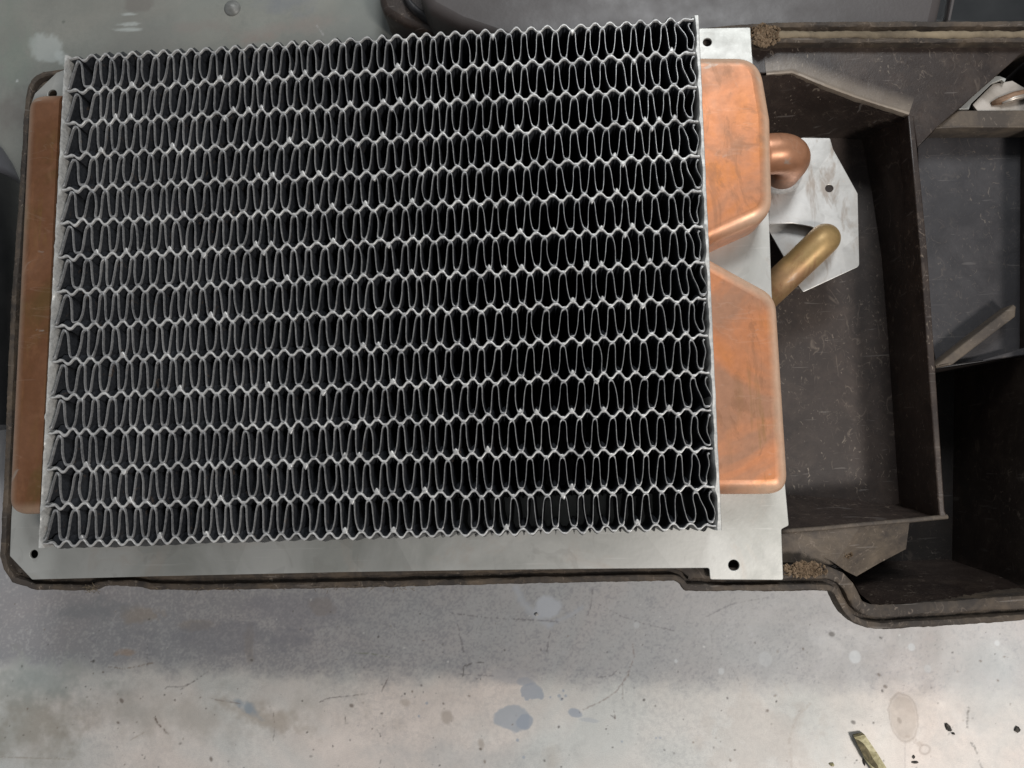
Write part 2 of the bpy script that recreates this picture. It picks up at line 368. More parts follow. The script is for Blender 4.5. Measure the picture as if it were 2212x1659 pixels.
    blob(1152, 1494, 24, 14, BLUE, .75, -.3, .9, .12); blob(1132, 1472, 18, 9, BLUE, .6, 0, .6, .2); blob(1110, 1462, 50, 18, (.33, .325, .34), .5, 0, .6, .3)
    blob(1243, 1541, 17, 10, BLUE, .8, -.3, .3, .2); blob(1268, 1555, 26, 5, (.34, .36, .39), .5, -.1, .5, .4)
    for x, y, r in ((1208, 1503, 4), (1213, 1510, 4), (1222, 1503, 4), (1217, 1492, 3.5), (1189, 1506, 3), (1131, 1636, 4), (1118, 1599, 4), (922, 1519, 3.5), (905, 1547, 3), (1343, 1602, 3), (1417, 1594, 3), (1426, 1594, 3)):
        blob(x, y, r, r, BLUE, .75, 0, .2, .4)
    blob(966, 1549, 14, 17, (.33, .28, .24), .65, .3, .6, .4); blob(1040, 1607, 9, 14, (.31, .26, .22), .6, .3, .5, .5); blob(1038, 1618, 5, 4, (.10, .075, .05), .8, 0, .5, .5)
    blob(876, 1518, 12, 10, (.36, .30, .25), .5, 0, .5, .5); blob(1195, 1640, 30, 40, (.38, .33, .28), .35, 0, .7, .7)
    # round pale droplet rings
    for x, y, r, a in ((1847, 1419, 13, .8), (1969, 1398, 8, .7), (1653, 1424, 15, .35), (1558, 1450, 7, .6), (2154, 1389, 6, .5), (2004, 1445, 8, .35), (1375, 1350, 7, .4), (1460, 1428, 4, .8)):
        blob(x, y, r, r*1.1, (.50, .52, .53), a, 0, .08, .25)
    # big tan drop with tail
    blob(1952, 1550, 28, 47, (.40, .34, .29), .6, .1, .15, .15); blob(1952, 1550, 28, 47, (.26, .21, .17), .5, .1, .15, .15, .05)
    blob(1943, 1556, 5, 8, (.22, .18, .15), .6, .3, .4, .4); line([(1960, 1590), (1990, 1608)], 6, (.34, .28, .24), .5)
    blob(1997, 1619, 10, 9, (.28, .23, .20), .55, 0, .3, .2, .22); line([(1955, 1600), (1955, 1660)], 2, (.38, .34, .32), .6)
    line([(1710, 1655), (1705, 1600), (1720, 1550), (1750, 1520)], 4, (.33, .28, .24), .35)
    # scratches and scuffs
    G2 = (.14, .13, .135)
    for pts, wd, c, a in (([(978, 1325), (1060, 1335), (1160, 1340), (1205, 1343)], 2.2, G2, .6), ([(989, 1350), (996, 1385), (1001, 1408)], 2.6, G2, .65),
        ([(1187, 1364), (1184, 1395), (1181, 1407)], 2.6, G2, .6), ([(1280, 1275), (1276, 1310), (1270, 1330)], 2.4, G2, .6), ([(1280, 1298), (1340, 1330), (1400, 1350), (1455, 1362)], 1.8, G2, .55),
        ([(1000, 1460), (1002, 1440), (1020, 1432), (1045, 1431)], 2.2, DK, .6), ([(990, 1456), (1065, 1460)], 1.6, G2, .5), ([(1283, 1464), (1320, 1460), (1335, 1446)], 2, G2, .55),
        ([(1260, 1533), (1300, 1515), (1330, 1495), (1352, 1465), (1370, 1420), (1366, 1390)], 2.2, (.20, .15, .13), .55), ([(1345, 1478), (1345, 1510)], 2, (.2, .17, .15), .5),
        ([(768, 1410), (800, 1412), (842, 1420)], 1.6, (.17, .19, .12), .6), ([(836, 1414), (850, 1390), (852, 1350)], 1.5, G2, .4),
        ([(452, 1500), (440, 1540)], 1.6, DK, .0), ([(457, 1509), (470, 1512), (520, 1520)], 1.8, (.16, .12, .1), .6), ([(690, 1517), (710, 1508), (760, 1503), (815, 1495)], 2.0, (.12, .10, .09), .75),
        ([(824, 1493), (838, 1465)], 2.0, (.14, .11, .1), .7), ([(356, 1488), (362, 1483), (395, 1484), (430, 1465), (450, 1450)], 2.2, (.2, .18, .17), .6), ([(390, 1490), (415, 1474), (440, 1458)], 1.8, DK, .5),
        ([(334, 1550), (345, 1568), (360, 1583), (370, 1586)], 2.6, (.10, .065, .045), .85), ([(235, 1440), (270, 1445), (330, 1432)], 2.2, (.20, .15, .10), .6), ([(318, 1392), (318, 1438)], 1.6, G2, .5),
        ([(283, 1598), (310, 1583)], 2, TAN, .5), ([(745, 1545), (746, 1562), (750, 1563)], 1.8, DK, .7), ([(815, 1577), (822, 1590)], 1.6, DK, .6), ([(590, 1540), (594, 1570), (590, 1600)], 1.4, (.15, .13, .12), .7), ([(0, 1635), (155, 1640)], 1.6, (.25, .20, .15), .5),
        ([(1520, 1335), (1580, 1305), (1660, 1290)], 1.8, G2, .35), ([(1535, 1450), (1540, 1400), (1536, 1370), (1560, 1340)], 1.6, G2, .3), ([(1580, 1440), (1595, 1470), (1600, 1485)], 1.4, G2, .5), ([(1690, 1470), (1712, 1503)], 1.4, (.42, .38, .35), .6),
        ([(2092, 1530), (2090, 1555), (2089, 1572)], 3.2, (.11, .10, .09), .7), ([(2048, 1588), (2060, 1568)], 2.0, (.16, .15, .14), .6), ([(2098, 1605), (2106, 1615), (2110, 1628)], 3, (.15, .14, .13), .75), ([(2114, 1643), (2122, 1660)], 2.4, (.18, .17, .16), .6),
        ([(1320, 1545), (1330, 1552)], 1.6, DK, .7), ([(1327, 1534), (1329, 1552)], 2.6, (.12, .09, .08), .7), ([(823, 1640), (819, 1659)], 1.6, DK, .6), ([(852, 1655), (852, 1659)], 2, DK, .6)):
        line(pts, wd, c, a)
    # tiny specks
    r2 = random.Random(5)
    for k in range(260):
        x, y = r2.uniform(0, 2212), 1290 + 370*r2.random()**.75
        s = r2.choice((1.1, 1.4, 1.8, 2.4))*r2.uniform(.9, 1.4); c = r2.choice((DK, DK, (.16, .12, .09), (.6, .6, .58) if y < 1440 else DK))
        blob(x, y, s*r2.uniform(.8, 1.6), s, c, r2.uniform(.35, .85), r2.uniform(0, 3), .1, .5)
    for x, y, s in ((202, 1428, 5), (223, 1452, 4), (185, 1483, 3.5), (255, 1561, 5), (255, 1573, 3), (263, 1514, 6), (392, 1498, 2.5), (759, 1524, 6), (914, 1495, 3), (958, 1520, 3.5), (1038, 1467, 3), (1391, 1512, 3.5), (456, 1640, 6), (1176, 1643, 4.5), (307, 1631, 3),
                    (1558, 1535, 4), (1658, 1535, 5), (1571, 1508, 3.5), (1631, 1389, 3), (1735, 1402, 4), (1797, 1370, 7), (1898, 1457, 5), (1912, 1483, 5), (1906, 1492, 4), (2118, 1428, 3), (2155, 1470, 4), (1587, 1620, 3.5), (2026, 1519, 3), (1843, 1560, 6)):
        blob(x, y, s, s*.8, r2.choice((DK, (.13, .10, .08))), .75, r2.uniform(0, 3), .5, .5)
    # upper left: paint patches and smudges
    WH = (.50, .53, .51)
    blob(105, 105, 55, 40, WH, .5, -.5, .45, .25); blob(135, 122, 30, 18, WH, .45, -.9, .5, .4); blob(278, 31, 24, 4, WH, .6, -.05, .4, .5)
    blob(278, 52, 34, 5, WH, .55, .0, .6, .5); blob(276, 64, 40, 5, WH, .6, -.05, .5, .5); blob(300, 12, 45, 18, (.17, .15, .135), .5, 0, .5, .3)
    blob(420, 60, 120, 22, (.24, .21, .19), .45, 0, .7, .8); blob(610, 60, 180, 22, (.27, .225, .20), .45, .1, .7, .8); blob(30, 110, 60, 110, (.20, .235, .20), .5, 0, .6, .8)
    blob(137, 47, 5, 4, (.12, .13, .11), .7, 0, .3, .4); blob(30, 250, 140, 70, (.15, .13, .12), .55, 0, .6, .8); blob(37, 175, 4, 4, (.6, .62, .6), .7, 0, .1, .5)
    blob(560, 85, 60, 16, (.28, .20, .17), .35, .2, .7, .8); blob(620, 10, 70, 40, (.17, .18, .21), .5, 0, .7, .9)
    line([(684, 55), (698, 75)], 2, (.5, .48, .48), .5)
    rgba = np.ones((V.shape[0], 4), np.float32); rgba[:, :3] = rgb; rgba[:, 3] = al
    at = me.color_attributes.new("wear_shade", 'FLOAT_COLOR', 'POINT'); at.data.foreach_set("color", rgba.ravel())
    t = NT("worn_zinc_sheet")
    a = t.noise(7, 4, .6, .6); b = t.noise(45, 6, .7, .5); c = t.noise(420, 4, .72, .3); d = t.noise(2200, 2, .6)
    col = t.ramp(a, [(.36, (.53, .53, .505)), (.54, (.63, .56, .51)), (.72, (.69, .605, .55))])
    col = t.mix(1.0, col, t.ramp(b, [(.30, .87), (.72, 1.06)]), 'MULTIPLY')
    sm = t.noise(16, 3, .5, .8, t.map((1, 1, 1), 1.0))
    col = t.mix(t.math('MULTIPLY', t.ramp(c, [(.38, 1.0), (.56, 0.0)]), t.ramp(sm, [(.36, .04), (.62, .22)])), col, (.20, .20, .22))
    col = t.mix(1.0, col, t.ramp(d, [(.3, .9), (.7, 1.06)]), 'MULTIPLY')
    ca = t.n.new("ShaderNodeVertexColor"); ca.layer_name = "wear_shade"
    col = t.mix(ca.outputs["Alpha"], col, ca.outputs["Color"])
    m = t.out(col, t.math('ADD', t.math('MULTIPLY', b, .3), .36), .18, t.bump(c, .10, .0004, t.bump(a, .10, .004)))
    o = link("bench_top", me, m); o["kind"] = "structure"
    # rivet set in the sheet, top left
    p = P(502, 18, Z_BENCH); v, f = [], []
    prof = [(.0046, .0), (.0043, .0006), (.0034, .0012), (.0028, .0016), (.0018, .0024), (.0, .0027)]
    for r, z in prof:
        for k in range(20): q = 2*math.pi*k/20; v.append((p.x+r*math.cos(q), p.y+r*math.sin(q), Z_BENCH+z))
    for i in range(len(prof)-1):
        for k in range(20): f.append((i*20+k, i*20+(k+1) % 20, (i+1)*20+(k+1) % 20, (i+1)*20+k))
    link("rivet", mesh("rivet", v, f), RIVET, o, None, True)
    return o
bench()

# ================================================================== HEATER CORE
CORN = {k: P(*v, 0.0) for k, v in dict(tl=(137, 121), tr=(1511, 34), br=(1561, 1143), bl=(80, 1182)).items()}
core = root("heater_core", "finned heater core with copper end tanks on a zinc mounting plate", "heater core", (0, 0, -0.03))
NR, NP, DEP = 14, 42, 0.060
def C(u, v):
    """u 0..1 left to right, v 0..1 top to bottom, on the face of the core"""
    a = CORN['tl'].lerp(CORN['tr'], u); b = CORN['bl'].lerp(CORN['br'], u); p = a.lerp(b, v); return (p.x, p.y)
PITCH = 1.0/NR
U0, U1 = 0.0085, 0.9915                       # inside the two header plates
AMP = 0.078
phase = [rng.normal(0, .05) for _ in range(NR+1)]
row_w = [0.006*math.sin(i*1.7) for i in range(NR+1)]
jt = rng.normal(0, 1, (NR+1, NP*2+4))
def tube_mid(i, s):
    """offset (in row pitches) of tube i at s periods from the left; low points at whole s"""
    fade = min(1, max(0, s-.1)/.9)*min(1, max(0, NP-s-.1)/1.0)
    k = int(s*2); fr = s*2-k; jj = (jt[i][k]*(1-fr)+jt[i][k+1]*fr)
    w = math.cos(2*math.pi*(s))
    w = math.copysign(abs(w)**.80, w)
    return (AMP*w*fade + .010*jj*fade + .012*math.sin(s*.21+i)*fade)
def US(s, v):
    """periods from the left -> u; the folds are not perfectly even"""
    e = min(1, max(0, s)/2)*min(1, max(0, NP-s)/2)
    return U0+(U1-U0)*(s + e*(.26*noise.noise(Vector((s*.13, v*2.2, 4.4))) + .17*noise.noise(Vector((s*.55, v*9, 1.7)))))/NP
def vrow(i): return 0.006 + (i)*(0.988/NR)
def make_tube(i):
    n = NP*12; V, F = [], []
    zs = [(.0, .00017), (-.00018, .00033), (-.0010, .00035), (-.0030, .00050), (-.0060, .00085), (-.012, .0009), (-DEP+.004, .00105), (-DEP, .0003)]
    if i in (0, NR): zs = [(z, t*.8) for z, t in zs]
    cen = []
    for k in range(n+1):
        s = NP*k/n; u = US(s, vrow(i))
        v = vrow(i) + tube_mid(i, s+phase[i]*0)*(.988/NR)
        cen.append(Vector(C(u, v)))
    M = len(zs)*2
    for k, c in enumerate(cen):
        t = (cen[min(k+1, n)]-cen[max(k-1, 0)]).normalized(); nn = Vector((-t.y, t.x))
        th = (1+.22*noise.noise(Vector((c.x*300, c.y*300, i))))*(1+.80*abs(math.cos(2*math.pi*NP*k/n))**5*(1 if 0 < k < n else 0))
        bl = .0009*max(0, math.cos(2*math.pi*(NP*k/n-.5)))**2
        zs_ = zs; zs = [(z, h+(bl if -.02 < z < -.002 else 0)) for z, h in zs]
        for z, h in zs: V.append((c.x+nn.x*h*th, c.y+nn.y*h*th, z+(.00012*noise.noise(Vector((c.x*400, c.y*400, 3+i))) if z == 0 else 0)))
        for z, h in reversed(zs): V.append((c.x-nn.x*h*th, c.y-nn.y*h*th, z+(.00012*noise.noise(Vector((c.x*400, c.y*400, 3+i))) if z == 0 else 0)))
        zs = zs_
    mi = []
    for k in range(n):
        for j in range(M):
            j2 = (j+1) % M
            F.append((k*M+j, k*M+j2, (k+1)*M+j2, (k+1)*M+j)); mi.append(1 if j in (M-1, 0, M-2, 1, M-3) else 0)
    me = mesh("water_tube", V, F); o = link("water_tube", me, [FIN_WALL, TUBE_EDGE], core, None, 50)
    me.polygons.foreach_set("material_index", mi); return o
HALF = [(0, -.106), (.065, -.113), (.128, -.145), (.172, -.21), (.198, -.31), (.213, -.43), (.235, -.56), (.262, -.68), (.298, -.78), (.350, -.858), (.42, -.889), (.5, -.897)]
nodes = []
def make_fin(i):
    pts = []                                  # (s, v) along the strip
    for k in range(NP):
        j1, j2, j3 = rng.normal(0, 1), rng.normal(0, 1), rng.normal(0, 1)
        bend = rng.normal(0, .028) + (.11*rng.choice([-1, 1]) if rng.random() < .08 else 0)
        for h, (s, v) in enumerate(HALF[:-1] if k else []):          # down stroke
            sh = math.sin(math.pi*(-v-.125)/.753)
            pts.append((k+.0+s + .028*j1*(1-h/11) + bend*sh, v + .010*j2*(1-h/11)))
        bend = rng.normal(0, .022)
        for h, (s, v) in enumerate(HALF[::-1][:-1]):    # up stroke
            sh = math.sin(math.pi*(-v-.125)/.753)
            pts.append((k+1-s + .03*j3*(1-abs(h-5)/6)*.6 + bend*sh, v + .010*j3*max(0, 1-h/6)))
    nf = 11
    pts = [(s-.46*(-v-.118)/.767 if q < nf else s, v) for q, (s, v) in enumerate(pts)]
    pts = [(s-.33*max(0, 1-abs(s-1)) , v) for s, v in pts]
    pts.append((NP, -.13))
    # the first and last folds lean against the header plates
    e = []
    for s, v in pts:
        d0 = max(0, 1.6-s)/1.6; d1 = max(0, s-(NP-1.9))/1.9
        lean0 = -(.42+.22*math.sin(i*2.3))*d0*(-v-.12)                      # the left ones splay downwards
        lean1 = (.45+.35*math.sin(i*1.9+1))*d1*(-v-.15) + .10*d1*math.sin(v*9+i*2)
        sq = 1-.18*max(0, d0-.6)
        e.append((min(NP+.25, max(-.2, s-.12*d1+lean1)), v))
    pts = e
    top, bot = [], []
    cen = []
    for s, v in pts:
        u = US(s, vrow(i)-v*(.988/NR))
        # follow the wavy tubes above and below
        s2 = min(max(s, 0), NP)
        vv = vrow(i) - v*(.988/NR) + (.012*math.sin(s2*.21+i)*(1+v) - .012*math.sin(s2*.21+i+1)*v)*(.988/NR)
        cen.append(Vector(C(u, vv)))
    n = len(cen); V, F, mi = [], [], []
    zs = [(-.0000, .00008), (-.00012, .000125), (-.0012, .00013), (-.004, .00011), (-.02, .00012), (-DEP+.001, .00011)]
    M = len(zs)*2
    twx, twy = rng.normal(0, .0004), rng.normal(0, .0003)
    for k, c in enumerate(cen):
        t = (cen[min(k+1, n-1)]-cen[max(k-1, 0)]);
        t = t.normalized() if t.length > 1e-9 else Vector((1, 0)); nn = Vector((-t.y, t.x))
        dz = .00025*noise.noise(Vector((c.x*260, c.y*260, 9+i)))
        vv_ = pts[k][1]; e_ = min(abs(vv_+.106), abs(vv_+.897)); wt = 1+(2.5+1.1*noise.noise(Vector((c.x*170, c.y*170, 5))))*math.exp(-(e_/.042)**2)
        th = 1+.30*noise.noise(Vector((c.x*500, c.y*500, i+20)))
        for sgn, lst in ((1, zs), (-1, zs[::-1])):
            for z, h in lst:
                q = -z/DEP; h = h*(wt if z > -.003 else 1)
                jx = .0005*noise.noise(Vector((c.x*60, c.y*60, z*40)))*q
                V.append((c.x+sgn*nn.x*h*th+jx+twx*q, c.y+sgn*nn.y*h*th+twy*q, z+(dz if z > -.0005 else 0)))
    for k in range(n-1):
        for j in range(M):
            j2 = (j+1) % M
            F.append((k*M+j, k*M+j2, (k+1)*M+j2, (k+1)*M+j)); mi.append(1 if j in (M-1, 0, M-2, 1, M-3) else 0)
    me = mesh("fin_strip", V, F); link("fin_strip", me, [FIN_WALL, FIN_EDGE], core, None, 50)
    me.polygons.foreach_set("material_index", mi)
def blob_mesh(V, F, cx, cy, rx, ry, z0, z1, ang, up, fill, n=24):
    """a solder web: four arms run out along the fin and the tube, concave between them"""
    b = len(V); ca, sa = math.cos(ang), math.sin(ang); sd = random.random()*50
    for r, z in ((.45, z0), (.86, z0-.00002), (1.0, z0-.00030), (.85, z1)):
        for k in range(n):
            q = 2*math.pi*k/n
            rr = .95
            if fill and math.sin(q)*up > .3: rr = max(rr, .98)
            if math.sin(q)*up > 0: yy_ = ry*1.5
            else: yy_ = ry*.85
            rr *= r*(1+.10*noise.noise(Vector((math.cos(q)*1.5, math.sin(q)*1.5, sd))))
            x, y = rx*rr*math.cos(q)*(1-.35*math.sin(q)*up), yy_*rr*math.sin(q); V.append((cx+x*ca-y*sa, cy+x*sa+y*ca, z))
    V.append((cx, cy, z0))
    for i in range(3):
        for k in range(n): F.append((b+(i+1)*n+k, b+(i+1)*n+(k+1) % n, b+i*n+(k+1) % n, b+i*n+k))
    for k in range(n): F.append((b+k, b+(k+1) % n, b+4*n))
for i in range(NR+1): make_tube(i)
for i in range(NR): make_fin(i)
# solder fillets where folds meet the tubes
V, F = [], []
for i in range(NR+1):
    for k in range(NP*2+1):
        s = k/2
        if s < 1.6 or s > NP-1.2: continue
        low = (k % 2 == 0)                     # low point: the crest below hangs from it
        if low and i == NR: continue
        if not low and i == 0: continue
        u = US(s, vrow(i))
        side = 1 if low else -1
        v = vrow(i) + (tube_mid(i, s) + side*.028)*(.988/NR)
        x, y = C(u, v); big = rng.random()
        if not ((big > .86 and not low) or big < .04): continue
        rx = .00085+.00030*rng.random(); ry = .00085+.00030*rng.random()
        blob_mesh(V, F, x, y, rx, ry, .00006+.0001*rng.random(), -.0016, rng.normal(0, .10), -1 if low else 1, False)
me = mesh("solder_fillet", V, F); link("solder_fillet", me, TUBE_EDGE, core, None, True, "stuff")
# header plates at both ends
def header(ua, ub, name_seed):
    V, F = [], []; n = 220; zs = [(0.0, 0), (-.001, 0), (-DEP, 0)]
    for k in range(n+1):
        v = -.001+1.003*k/n
        row = v*NR; sc = abs(math.sin(math.pi*row))
        w1 = .0011*noise.noise(Vector((v*40, name_seed, 0)))+.0005*sc
        for kk, (u, off) in enumerate(((ua, .0), (ub, .0))):
            pass
        a = Vector(C(ua, v)); b = Vector(C(ub, v)); d = (b-a).normalized()
        wa = d*(.0003*noise.noise(Vector((v*60, name_seed+5, 0)))); wb = d*(0 if name_seed > 5 else 1)*(.0013*(1-sc)**2-.0003+.0007*noise.noise(Vector((v*70, name_seed, 0))))
        if name_seed > 5: wa = wa-d*(.0010*(1-sc)**2+.0006*noise.noise(Vector((v*45, 3, 0)))); wb = d*.0002*noise.noise(Vector((v*30, 3, 0)))
        dz = .0005*noise.noise(Vector((v*50, name_seed+9, 0)))
        V += [(a.x+wa.x, a.y+wa.y, -DEP), (a.x+wa.x, a.y+wa.y, -.0009+dz), (a.x+wa.x*.5+d.x*.0005, a.y+d.y*.0005, .0001+dz*.5), (b.x+wb.x-d.x*.0004, b.y+wb.y-d.y*.0004, .0001+dz), (b.x+wb.x, b.y+wb.y, -.0008), (b.x, b.y, -DEP)]
    for k in range(n):
        for j in range(5): F.append((k*6+j, k*6+j+1, (k+1)*6+j+1, (k+1)*6+j))
    F.append((0, 1, 2, 3, 4, 5)); F.append(tuple(n*6+j for j in range(6))[::-1])
    link("header_plate", mesh("header_plate", V, F), HEADER, core, None, 40)
header(.0005, .0055, 1.0); header(.9925, .9995, 7.0)

# mounting plate around the core
plate_out = [(62, 345), (65, 230), (75, 202), (122, 157), (140, 150), (700, 120), (1300, 100), (1514, 61), (1621, 59), (1624, 110), (1632, 200), (1661, 460), (1667, 630), (1696, 1046), (1704, 1135), (1688, 1143), (1692, 1253),
             (1534, 1252), (1532, 1227), (1250, 1229), (1000, 1232), (737, 1236), (333, 1245), (69, 1252), (21, 1201), (24, 1120), (38, 900), (50, 560)]
out2 = round_poly(PL(plate_out, Z_PLATE), .0008, 3)
hole = PL([(190, 200), (1480, 120), (1500, 1060), (150, 1100)], Z_PLATE)
hs = [circle2(P2(1528, 91, Z_PLATE), .00172), circle2(P2(1585, 1221, Z_PLATE), .0020), circle2(P2(73, 1197, Z_PLATE), .0017), circle2(P2(113, 203, Z_PLATE), .0020)]
flat("mounting_plate", [out2, hole]+hs, Z_PLATE, .0010, GALV, core, .0002)

# copper tanks
def inset(poly, dists):
    N = len(poly); out = []
    for i in range(N):
        a, b, c = Vector(poly[i-1]), Vector(poly[i]), Vector(poly[(i+1) % N])
        e1, e2 = (b-a).normalized(), (c-b).normalized(); n1, n2 = Vector((e1.y, -e1.x)), Vector((e2.y, -e2.x))
        d1, d2 = dists[i-1], dists[i]
        den = n1.x*n2.y-n1.y*n2.x
        if abs(den) < 1e-4: out.append(b+n1*max(d1, d2)); continue
        out.append(b + Vector(((d1*n2.y-d2*n1.y)/den, (n1.x*d2-n2.x*d1)/den)))
    return out
def tank(pts, rad, mat, ztop=-.0022, zbot=-.0200, name="end_tank", label=None, bev=.0052, flatside=None):
    """pressed tank: clockwise outline, its header side stays upright; the rest rolls over at the top edge"""
    w_ = [Vector(p) for p in PL(pts, ztop-bev*.7)]
    lp = [Vector(p) for p in round_poly(w_, rad, 10)]
    A, B_ = w_[-1], w_[0]
    flags = []
    for i in range(len(lp)):
        m_ = (lp[i]+lp[(i+1) % len(lp)])/2; d_ = (B_-A).normalized()
        flags.append(0.0 if abs((m_-A).x*d_.y-(m_-A).y*d_.x) < .0006 else 1.0)
    V, F = [], []; n = len(lp); K = 8
    rings = [(0.0, zbot)]+[(bev*(1-math.cos(math.radians(90*k/K))), ztop-bev+bev*math.sin(math.radians(90*k/K))) for k in range(K+1)]
    for o_, z in rings:
        for q in inset(lp, [o_*f_ for f_ in flags]):
            V.append((q.x, q.y, z+.00045*noise.noise(Vector((q.x*60, q.y*60, 2)))))
    for r in range(len(rings)-1):
        for k in range(n): F.append((r*n+k, (r+1)*n+k, (r+1)*n+(k+1) % n, r*n+(k+1) % n))
    top = [tuple(V[(len(rings)-1)*n+k]) for k in range(n)]
    F.append(tuple((len(rings)-1)*n+k for k in range(n)))
    me = mesh(name, V, F); at = me.color_attributes.new('polish_glint', 'FLOAT_COLOR', 'POINT')
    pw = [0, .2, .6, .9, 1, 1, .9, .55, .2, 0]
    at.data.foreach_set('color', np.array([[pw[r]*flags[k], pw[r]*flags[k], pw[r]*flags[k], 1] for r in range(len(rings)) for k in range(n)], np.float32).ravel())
    return link(name, me, mat, core, label, 50)
zt = -.0022
# outlines are those of the top sheet; the sheet rolls over at its edge
tank([(1505, 126), (1640, 128), (1663, 260), (1668, 468), (1522, 534)], [0, .0115, .004, .011, 0], COPPER, label="upper right copper tank with a slanted lower edge")
tank([(1525, 557), (1676, 640), (1703, 1067), (1551, 1068)], [0, .0105, .0075, 0], COPPER, label="lower right copper tank with a slanted upper edge")
tank([(100, 1110), (22, 1112), (67, 208), (143, 206)], [0, .0085, .0085, 0], COPPER_DARK, label="long tarnished copper tank along the left end")

# pipes
r1 = .0077
zc = -.0140
a = P(1635, 335, zc); b = P(1697, 331, zc)
path = [a, a.lerp(b, .35)]
bendR = .0085
ce = Vector((b.x-bendR*.55, b.y, zc-bendR)); dr = (b-a).normalized()
for k in range(9):
    q = math.radians(90*k/8); path.append(Vector((ce.x+dr.x*bendR*math.sin(q), ce.y+dr.y*bendR*math.sin(q), ce.z+bendR*math.cos(q))))
last = path[-1]; path.append(Vector((last.x, last.y, -.034)))
v, f = tube_along(path, r1, 36); link("inlet_pipe", mesh("inlet_pipe", v, f), COPPER_PIPE, core, "short copper elbow pipe turning down from the upper tank", True)
zp = -.0335
V, F = [], []
for k in range(40):
    q = 2*math.pi*k/40; rr = r1*(1.0+.06*noise.noise(Vector((math.cos(q)*2, math.sin(q)*2, 1))))
    V += [(last.x+rr*.97*math.cos(q), last.y+rr*.97*math.sin(q), zp+.0016), (last.x+rr*1.13*math.cos(q), last.y+rr*1.13*math.sin(q), zp+.0008+.0003*noise.noise(Vector((q*4, 0, 0)))), (last.x+rr*1.22*math.cos(q), last.y+rr*1.22*math.sin(q), zp-.0004)]
for k in range(40):
    k2 = (k+1) % 40
    for j in range(2): F.append((k*3+j, k*3+j+1, k2*3+j+1, k2*3+j))
link("solder_ring", mesh("solder_ring", V, F), SOLDER, core, None, True)
r2 = .0061
zq = -.0265
p0 = P(1640, 651, zq-.006); p1 = P(1763, 534, zq)
d = (p1-p0).normalized(); path = [p0, p0.lerp(p1, .5), p1]
c2 = p1 + Vector((0, 0, -r2*1.1))
for k in range(1, 9):
    q = math.radians(90*k/8); path.append(c2 + d*(r2*1.1*math.sin(q)) + Vector((0, 0, r2*1.1*math.cos(q))))
path.append(path[-1]+Vector((0, 0, -.012)))
v, f = tube_along(path, r2, 32); link("outlet_pipe", mesh("outlet_pipe", v, f), BRASS, core, "dull brass pipe slanting up from the lower tank", True)
# pipe plate
pp = [(1662, 400), (1690, 318), (1733, 297), (1793, 298), (1800, 322), (1853, 418), (1856.5, 575), (1735, 631), (1722, 614), (1768, 540), (1774, 512), (1756, 490), (1712, 482), (1661, 484)]
lp = round_poly(PL(pp, zp), [.0, .001, .0006, .0006, .003, .001, .002, .0008, .001, .002, .002, .003, .002, 0.0], 4)
flat("pipe_plate", [lp, circle2(P2(1791.5, 407, zp), .0016)], zp, .0009, GALV_PIPE, core, .0002)

lo = PL([(1655, 470), (1800, 470), (1800, 560), (1740, 580), (1696, 560), (1660, 497)], zp-.0045)
flat("backing_plate", [round_poly(lo, .001, 3)], zp-.0045, .0009, GALV_PIPE, core, .0002)
# ================================================================== HOUSING
housing = root("heater_housing", "dirty dark brown plastic heater housing holding the core", "heater housing", (0, 0, -0.06))
ZR = Z_RIM
outer = [(2260, 44), (1900, 45), (1620, 47), (1400, 75), (700, 128), (160, 148), (125, 149), (84, 155), (60, 178), (52, 215), (42, 380), (30, 550), (19, 700), (8, 1020), (0, 1150), (-3, 1216), (33, 1273), (200, 1277),
         (206, 1272), (222, 1266), (290, 1266), (333, 1277), (737, 1271), (1100, 1262), (1452, 1254), (1466, 1259), (1474, 1272), (1484, 1277), (1640, 1278), (1786, 1276), (1800, 1281), (1809, 1300), (1822, 1326), (1845, 1348), (1885, 1361), (1960, 1358), (2260, 1338)]
op = resample(smooth_path(PL(outer, ZR), 1), .0009)
prof = [(0.0004, -.031), (0.0, ZR-.004), (0.0, ZR-.0006), (.0005, ZR), (.0016, ZR+.0001), (.0023, ZR-.0003), (.0027, ZR-.0030), (.0040, ZR-.0032), (.0044, ZR-.0008), (.0050, ZR-.0004), (.0078, ZR-.0004), (.0086, ZR-.0010), (.0090, ZR-.010), (.0092, -.070), (.0086, -.070), (.0084, -.032), (0.0004, -.031)]
v, f = sweep(op, prof, .00026, 1.0, 1)
link("outer_lip", mesh("outer_lip", v, f), LIP, housing, None, 40)
# dusty foam laid in the top channel
v, f = sweep(resample(PL([(2260, 66), (1990, 66), (1662, 67)], ZR), .0007), [(0, ZR-.0025), (0, ZR-.0004), (.0003, ZR+.0001), (.0014, ZR+.0003), (.0026, ZR+.0001), (.0030, ZR-.0006), (.0031, ZR-.003)], .0005, 4.0, 1)
link("foam_seal", mesh("foam_seal", v, f), DUST_STRIP, housing, "crumbling tan foam strip in the top channel", True)

